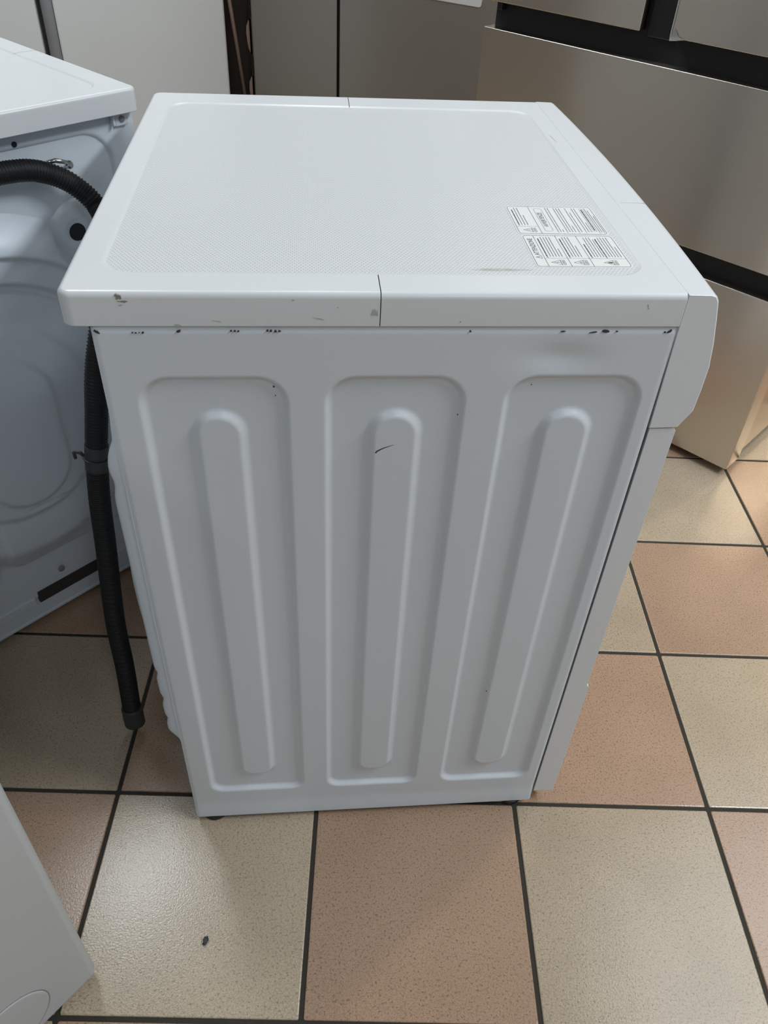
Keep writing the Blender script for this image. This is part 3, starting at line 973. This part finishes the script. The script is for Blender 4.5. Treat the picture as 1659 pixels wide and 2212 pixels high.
# centre back, dark stainless side by side
fc = thing('refrigerator', 'dark grey stainless double door refrigerator behind the middle washing machine', 'refrigerator', (0.40, 3.0, 0.0))
x0, xm, x1 = -0.0167 - 0.40, 0.3205 - 0.40, 0.980 - 0.40
obj('cabinet', B(x0 + 0.004, x1 - 0.004, 0.058, 0.680, 0.030, 1.790), M_inox_dark, fc, bevel=0.004)
obj('left_door', B(x0, xm - 0.0045, 0.0, 0.055, 0.040, 1.790), M_inox_dark, fc, bevel=0.004)
obj('right_door', B(xm + 0.0045, x1, 0.0, 0.055, 0.040, 1.790), M_inox_dark, fc, bevel=0.004)
obj('door_gap', B(xm - 0.02, xm + 0.02, 0.030, 0.060, 0.045, 1.780), M_dark, fc)
obj('base_grille', B(x0 + 0.02, x1 - 0.02, 0.03, 0.65, 0.0, 0.032), M_black, fc)
# white framed notice stuck to its right door, leaning out of level
tl = math.atan2(0.583 - 0.605, 0.877 - 0.684)
def notice(u, v, h):
    c, s = math.cos(tl), math.sin(tl)
    return (0.877 - 0.40 + u * c - v * s, -h, 0.5825 + u * s + v * c)
nt_ = obj('energy_notice', plate(rrect(-0.13, 0.13, 0.13, 0.13, 0.010, 5), 0.0, 0.004, notice), M_paper, fc, bevel=0.001)
nt_['label'] = 'white framed notice leaning on the dark door'
obj('notice_print', plate(rrect(-0.125, 0.150, 0.105, 0.105, 0.004, 4), 0.0035, 0.0046, notice), M_ink, nt_)

# white pair at the back left
YAW = math.radians(5.0)
fw1 = thing('refrigerator', 'white refrigerator behind the gap between the two washing machines', 'refrigerator', (-0.0725, 2.45, 0.0), YAW)
obj('cabinet', B(-0.530, -0.003, 0.052, 0.600, 0.025, 1.750), M_fridge_white, fw1, bevel=0.006)
obj('door', B(-0.532, 0.0, 0.0, 0.048, 0.045, 1.750), M_fridge_white, fw1, bevel=0.007, segs=4)
obj('edge_profile', lathe([(0.0185, 0.05), (0.0185, 1.74)], 24, 'Z', (-0.551, 0.012, 0)), M_profile, fw1, smooth=True)
obj('plinth', B(-0.51, -0.02, 0.05, 0.58, 0.0, 0.03), M_black, fw1)
fw2 = thing('refrigerator', 'white refrigerator in the upper left corner behind the left washing machine', 'refrigerator', (-0.655, 2.405, 0.0), YAW)
obj('cabinet', B(-0.595, -0.003, 0.052, 0.600, 0.025, 1.750), M_fridge_white, fw2, bevel=0.006)
obj('door', B(-0.598, 0.0, 0.0, 0.048, 0.045, 1.750), M_fridge_white, fw2, bevel=0.007, segs=4)
obj('plinth', B(-0.57, -0.02, 0.05, 0.58, 0.0, 0.03), M_black, fw2)

# dark brown unit with copper trim in the gap
bc = thing('cabinet', 'dark brown cabinet with copper strip and handles in the gap beside the white refrigerator', 'cabinet', (-0.32, 3.20, 0.0))
obj('carcass', B(-0.28, 0.285, 0.0, 0.55, 0.0, 1.60), M_brown, bc, bevel=0.004)
p0, p1_ = Vector((-0.1108 + 0.32, -0.012, 0.5536)), Vector((-0.0725 + 0.32, -0.012, 0.2192))
d = (p0 - p1_).normalized()
obj('copper_strip', sweep([p1_ - d * 0.20, p0 + d * 0.40], 0.0085, 12), M_copper, bc, smooth=True)
def handle(cz):
    pts = [(0.300, 0.125), (0.286, 0.112), (0.2755, 0.088), (0.2735, 0.062), (0.276, 0.036), (0.2795, 0.010), (0.287, -0.010), (0.302, -0.030)]
    o = obj('handle', plate([(x, z + cz) for x, z in pts], 0.0, 0.018, lambda x, z, h: (x, -0.085 + h, z)), M_copper, bc, bevel=0.003)
    return o
handle(0.384)
handle(0.180)
obj('handle_rail', B(0.286, 0.298, -0.085, 0.002, 0.02, 1.55), M_brown, bc, bevel=0.002)

# ------------------------------------------------------------------ small things
bm = bmesh.new()
bmesh.ops.create_icosphere(bm, subdivisions=2, radius=1.0)
for v in bm.verts:
    v.co = Vector((v.co.x * 0.0030, v.co.y * 0.0062, v.co.z * 0.0022 + 0.0020)) * (1 + 0.25 * math.sin(v.co.x * 5 + v.co.y * 9))
cr = obj('crumb', bm, M_chip, smooth=True)
cr.location = (0.0262, -0.1742, 0.0006)
cr.rotation_euler = (0, 0, -0.35)
tag(cr, 'small black crumb on a beige floor tile in front of the middle washing machine', 'crumb')

# ceiling fixtures that give the light, out of frame; the weaker ones added as fill
spots = ['at the right of the middle washing machine', 'over the middle of the room', 'over the stainless refrigerator', 'behind the viewer', 'in front of the dark grey refrigerator', 'at the back on the left', 'behind the viewer on the left']
for (fx, fy, fp), where in zip(FIXTURES, spots):
    t = thing('ceiling_light', 'unseen white fluorescent ceiling light ' + where, 'ceiling light', (fx, fy, CEIL), 0, 'fluorescent ceiling lights')
    obj('housing', B(-0.17, 0.17, -0.63, 0.63, -0.055, 0.0), M_plastic, t, bevel=0.006)
    obj('diffuser', B(-0.145, 0.145, -0.60, 0.60, -0.066, -0.054), M_lamp, t, bevel=0.004)
t = thing('spotlight', 'added small warm pendant spotlight at the right behind the stainless refrigerator', 'spotlight', (SPOT.x, SPOT.y, CEIL))
dz = SPOT.z - CEIL  # fixture added to hold the warm spot
obj('canopy', lathe([(0.05, -0.02), (0.05, 0.0)], 24, 'Z'), M_grey_trim, t)
obj('stem', lathe([(0.008, dz + 0.10), (0.008, -0.02)], 12, 'Z'), M_grey_trim, t)
obj('shade', lathe([(0.020, dz + 0.110), (0.060, dz + 0.085), (0.075, dz + 0.020), (0.070, dz + 0.020), (0.055, dz + 0.080)], 24, 'Z'), M_grey_trim, t)
obj('bulb', lathe([(0.020, dz + 0.030), (0.040, dz + 0.045), (0.040, dz + 0.060), (0.020, dz + 0.080)], 24, 'Z'), M_lamp_warm, t)
